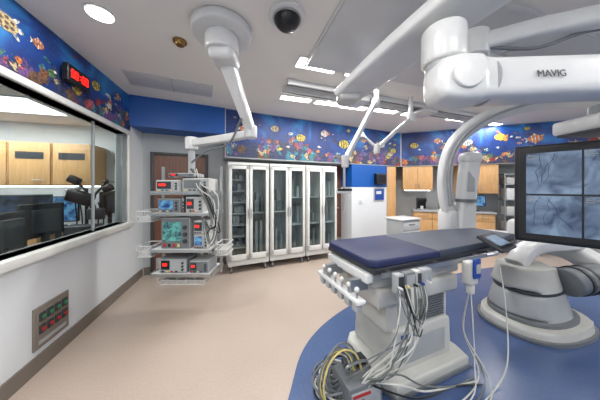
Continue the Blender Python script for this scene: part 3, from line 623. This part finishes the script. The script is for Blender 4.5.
a.sweep('c_arc_track',[(p[0],p[1]-.075,p[2]) for p in arc[1:8]],(.03,.06),LGREY,sub=8,up=(0,1,0))
a.sweep('side_column',[(2.24,2.92,.95),(2.24,2.90,1.4),(2.26,2.86,1.85)],(.2,.18),WHITE,sub=4)
a.box('column_cap',(2.26,2.86,1.88),(.23,.2,.16),WHITE,.06)
a.cyl('column_band',(2.24,2.9,1.30),(2.24,2.9,1.34),.12,MGREY)
a.box('column_panel',(2.23,2.80,1.58),(.09,.02,.28),LGREY,.008)
a.box('flat_detector',(2.95,2.15,2.12),(.42,.40,.14),WHITE,.03); a.box('detector_face',(2.95,2.15,2.04),(.36,.34,.03),DGREY,.005); a.cyl('detector_lift',(2.97,2.12,2.18),(2.97,2.1,2.36),.09,LGREY)
a.box('tube_housing',(2.95,2.75,.97),(.38,.3,.22),WHITE,.06)
# ---------------------------------------------------------------- operating table
TA=math.radians(22)
a=A('operating_table',(.48,1.433,0),TA)
def mat_poly(x0,x1,y0,y1,c): return [(x0+c,y0),(x1,y0),(x1,y1),(x0+c,y1),(x0,y1-c),(x0,y0+c)]
a.prism('mattress_head',mat_poly(0,.655,0,.62,.05),.945,1.0,NAVY,.015)
a.prism('mattress_body',[(.662,.0),(1.5,.04),(2.0,.12),(2.0,.50),(1.5,.58),(.662,.62)],.945,1.0,SLATE,.015)
a.prism('tabletop',[(.02,.0),(1.5,.03),(2.02,.11),(2.02,.51),(1.5,.59),(.02,.62)],.905,.944,DGREY,.008)
a.b2('side_rail_near',(.05,-.045,.90),(1.35,-.03,.93),STEEL); a.b2('side_rail_far',(.05,.65,.90),(1.35,.665,.93),STEEL)
for x in (.12,.6,1.1,1.3): a.b2('rail_bracket',(x,-.032,.905),(x+.03,.02,.925),STEEL); a.b2('rail_bracket_far',(x,.60,.905),(x+.03,.652,.925),STEEL)
a.b2('slide_frame',(.03,.05,.84),(1.2,.57,.904),LGREY,.012); a.b2('slide_carriage',(.08,.08,.76),(1.02,.54,.84),WARMW,.02)
a.b2('end_cap',(-.01,.04,.83),(.05,.58,.90),WHITE,.012)
a.prism('pedestal_head',[(.10,.05),(.95,.05),(.95,.56),(.10,.56)],.62,.762,WARMW,.03,1.0)
a.prism('pedestal_bellows',[(.22,.10),(.88,.10),(.88,.50),(.22,.50)],.40,.62,WARMW,.01)
a.prism('pedestal_column',[(.26,.06),(.88,.06),(.88,.54),(.26,.54)],.10,.42,WARMW,.03,.97)
for k in range(9): a.b2('vent_slot_%d'%k,(.54,.088,.425+k*.02),(.84,.0995,.435+k*.02),MGREY)
a.b2('service_panel',(.36,.056,.16),(.8,.0605,.34),LGREY,.002)
a.prism('pedestal_foot',[(.20,-.02),(.98,-.02),(1.02,.1),(1.02,.52),(.94,.6),(.24,.6),(.16,.52),(.16,.1)],.005,.11,WARMW,.025)
a.prism('foot_skirt',[(.19,-.03),(.99,-.03),(1.03,.1),(1.03,.53),(.95,.61),(.23,.61),(.15,.53),(.15,.1)],.005,.04,MGREY,.006)
a.b2('blue_decal',(.32,.053,.36),(.46,.058,.385),BLUEB)
a.b2('control_bar',(-.13,-.02,.735),(-.06,.56,.765),WHITE,.01); a.b2('bar_bracket_a',(-.1,.1,.765),(.05,.14,.85),STEEL); a.b2('bar_bracket_b',(-.1,.42,.765),(.05,.46,.85),STEEL)
for k in range(6):
    y=.03+k*.09; a.cyl('joystick_stem_%d'%k,(-.1,y,.765),(-.1,y,.81),.009,STEEL); a.sph('joystick_knob_%d'%k,(-.1,y,.82),.018,WHITE); a.box('switch_block_%d'%k,(-.1,y,.71),(.05,.055,.055),LGREY,.008)
for k,(x,wd,hh,m) in enumerate(((.12,.06,.11,LGREY),(.19,.09,.15,MGREY),(.29,.05,.10,WARMW),(.35,.09,.07,LGREY))):
    a.b2('connector_box_%d'%k,(x,-.10,.91-hh),(x+wd,-.046,.93),m,.008); a.b2('connector_face_%d'%k,(x+.01,-.104,.92-hh*.7),(x+wd-.01,-.10,.915),DGREY if k%2==0 else LGREY)
for k in range(5): a.cyl('connector_plug_%d'%k,(.13+k*.065,-.13,.85),(.13+k*.065,-.1,.85),.008,[WHITE,YEL,BLACK,BLUEB][k%4],seg=12)
a.b2('remote_holder',(.84,-.12,.74),(.94,-.046,.92),WARMW,.015); a.b2('blue_remote',(.85,-.14,.80),(.93,-.12,.95),BLUEB,.012); a.b2('remote_face',(.865,-.144,.84),(.915,-.14,.91),LGREY,.003); a.b2('blue_side',(.94,-.11,.76),(.965,-.05,.91),BLUEB,.004)
a.b2('remote_lower',(.865,-.11,.66),(.915,-.06,.74),WARMW,.015)
a.sweep('tablet_arm',[(1.2,-.04,.92),(1.24,-.1,.95),(1.25,-.08,1.0)],.012,STEEL)
a.box('tablet_case',(1.27,-.07,1.03),(.30,.20,.03),DGREY,.01,rot=(.5,0,.15)); a.box('tablet_screen',(1.267,-.079,1.0465),(.26,.16,.003),BLACK,rot=(.5,0,.15))
a.box('tablet_display',(1.266,-.081,1.0485),(.2,.11,.002),M('tablet_ui',(70,95,120),.3,emit=.5,scale=40,var=.4),rot=(.5,0,.15))
# cables on and under the table
rd=random.Random(12)
a=A('cable_bundle',(.45,1.6,0),TA)
def TL(x,y,z):
    v=Matrix.Rotation(-TA,3,'Z')@Vector((.48-.45,1.433-1.6,0)); return (x+v.x,y+v.y,z)
for k in range(13):
    x=rd.uniform(.08,.34); g=rd.uniform(-.3,-.02)
    a.sweep('hanging_cable_%d'%k,[TL(x,-.115,.84),TL(x-.03,-.14,.62+rd.uniform(-.12,.1)),TL(x-.08+rd.uniform(-.14,.02),-.08+rd.uniform(-.04,.03),.36+rd.uniform(-.1,.12)),TL(g+.02,rd.uniform(-.02,.15),.14+rd.uniform(0,.1)),TL(g-.08,rd.uniform(-.05,.15),.014)],rd.choice([.0035,.0045,.006]),rd.choice([CABLEW,CABLEG,CABLEW,MGREY,CABLEG]))
for k in range(14):
    c=TL(-.16+rd.uniform(-.06,.06),.22+rd.uniform(-.1,.1),0); r=rd.uniform(.08,.14)
    pts=[(c[0]+r*math.cos(t*.7+k),c[1]+r*.9*math.sin(t*.7+k),.012+.013*k+.012*math.sin(t+k)) for t in range(10)]
    a.sweep('coil_%d'%k,pts,rd.choice([.006,.008]),rd.choice([CABLEW,CABLEG,MGREY,CABLEW,BLACK]))
for k in range(10):
    c=TL(-.20+rd.uniform(-.03,.03),.14,.22+rd.uniform(-.03,.08)); r=.075+.009*k
    pts=[(c[0]+r*math.cos(t*.75),c[1]-.02-.006*k+.02*math.sin(t),c[2]+r*1.15*math.sin(t*.75)) for t in range(10)]
    a.sweep('upright_coil_%d'%k,pts,.0065,rd.choice([CABLEW,CABLEG,MGREY,CABLEG,YEL]))
for k in range(7):
    x=rd.uniform(.1,.3)
    a.sweep('looped_lead_%d'%k,[TL(x,-.11,.86),TL(x+.02,-.15,.72),TL(x+.08,-.16,.6+rd.uniform(-.08,.08)),TL(x+.16,-.14,.72),TL(x+.17,-.11,.84)],.0035,rd.choice([CABLEW,CABLEG,BLACK]))
for k in range(3):
    a.sweep('floor_cable_%d'%k,[TL(.1,-.2,.014),TL(.4,-.20-.04*k,.012),TL(.8,-.16-.05*k,.012),TL(1.05,-.05-.03*k,.014),TL(1.12,.1,.2),TL(1.1,.05,.55),TL(1.05,-.02,.8)],.005,[CABLEW,CABLEG,CABLEW][k])
for k in range(3):
    a.sweep('base_cable_%d'%k,[TL(-.12,.0+.05*k,.2),TL(.1,-.10-.02*k,.30-.05*k),TL(.35,-.10-.01*k,.14-.03*k),TL(.65,-.12,.05),TL(.9,-.1-.03*k,.012)],.006,[CABLEG,CABLEW,BLACK][k])
a.sweep('remote_cable',[TL(.89,-.09,.66),TL(.90,-.10,.4),TL(.88,-.12,.15),TL(.7,-.2,.012),TL(.2,-.2,.012)],.004,CABLEW)
a.sweep('long_loop_cable',[TL(1.25,-.1,.85),TL(1.3,-.12,.5),TL(1.15,-.2,.15),TL(.95,-.22,.014),TL(.6,-.26,.014)],.0045,CABLEW)
# grey power unit on floor
a=A('power_supply_unit',(.39,1.47,.004),.35)
a.prism('base_plate',[(-.15,-.11),(.15,-.11),(.15,.13),(-.15,.13)],0,.03,DGREY,.008)
a.prism('housing',[(-.13,-.10),(.13,-.10),(.13,.12),(-.13,.12)],.03,.23,MGREY,.015,.96)
a.b2('front_panel',(-.11,-.104,.05),(.11,-.098,.20),LGREY,.002); a.b2('red_stripe',(-.10,-.107,.17),(.03,-.103,.188),RED); a.b2('display',(-.09,-.107,.11),(-.02,-.103,.15),BLACK)
for k in range(4): a.cyl('port_%d'%k,(-.01+k*.03,-.12,.09),(-.01+k*.03,-.10,.09),.011,[BLACK,LGREY,RED,BLUEB][k],seg=14)
a.sweep('carry_handle',[(-.08,.0,.23),(-.07,.0,.29),(.07,.0,.29),(.08,.0,.23)],.01,STEEL)
a.b2('top_box',(-.06,.03,.23),(.11,.11,.27),DGREY,.008)
# ---------------------------------------------------------------- world and camera
wd=bpy.data.worlds.new('world'); sc.world=wd; wd.use_nodes=True
wd.node_tree.nodes['Background'].inputs[0].default_value=(.75,.8,.9,1); wd.node_tree.nodes['Background'].inputs[1].default_value=.3
cam=bpy.data.cameras.new('camera'); co=bpy.data.objects.new('camera',cam); sc.collection.objects.link(co)
co.location=(0,0,1.5); co.rotation_euler=(math.radians(90),0,0); cam.sensor_width=36; cam.lens=12.9; cam.shift_y=-13/600; cam.clip_start=.05
sc.camera=co
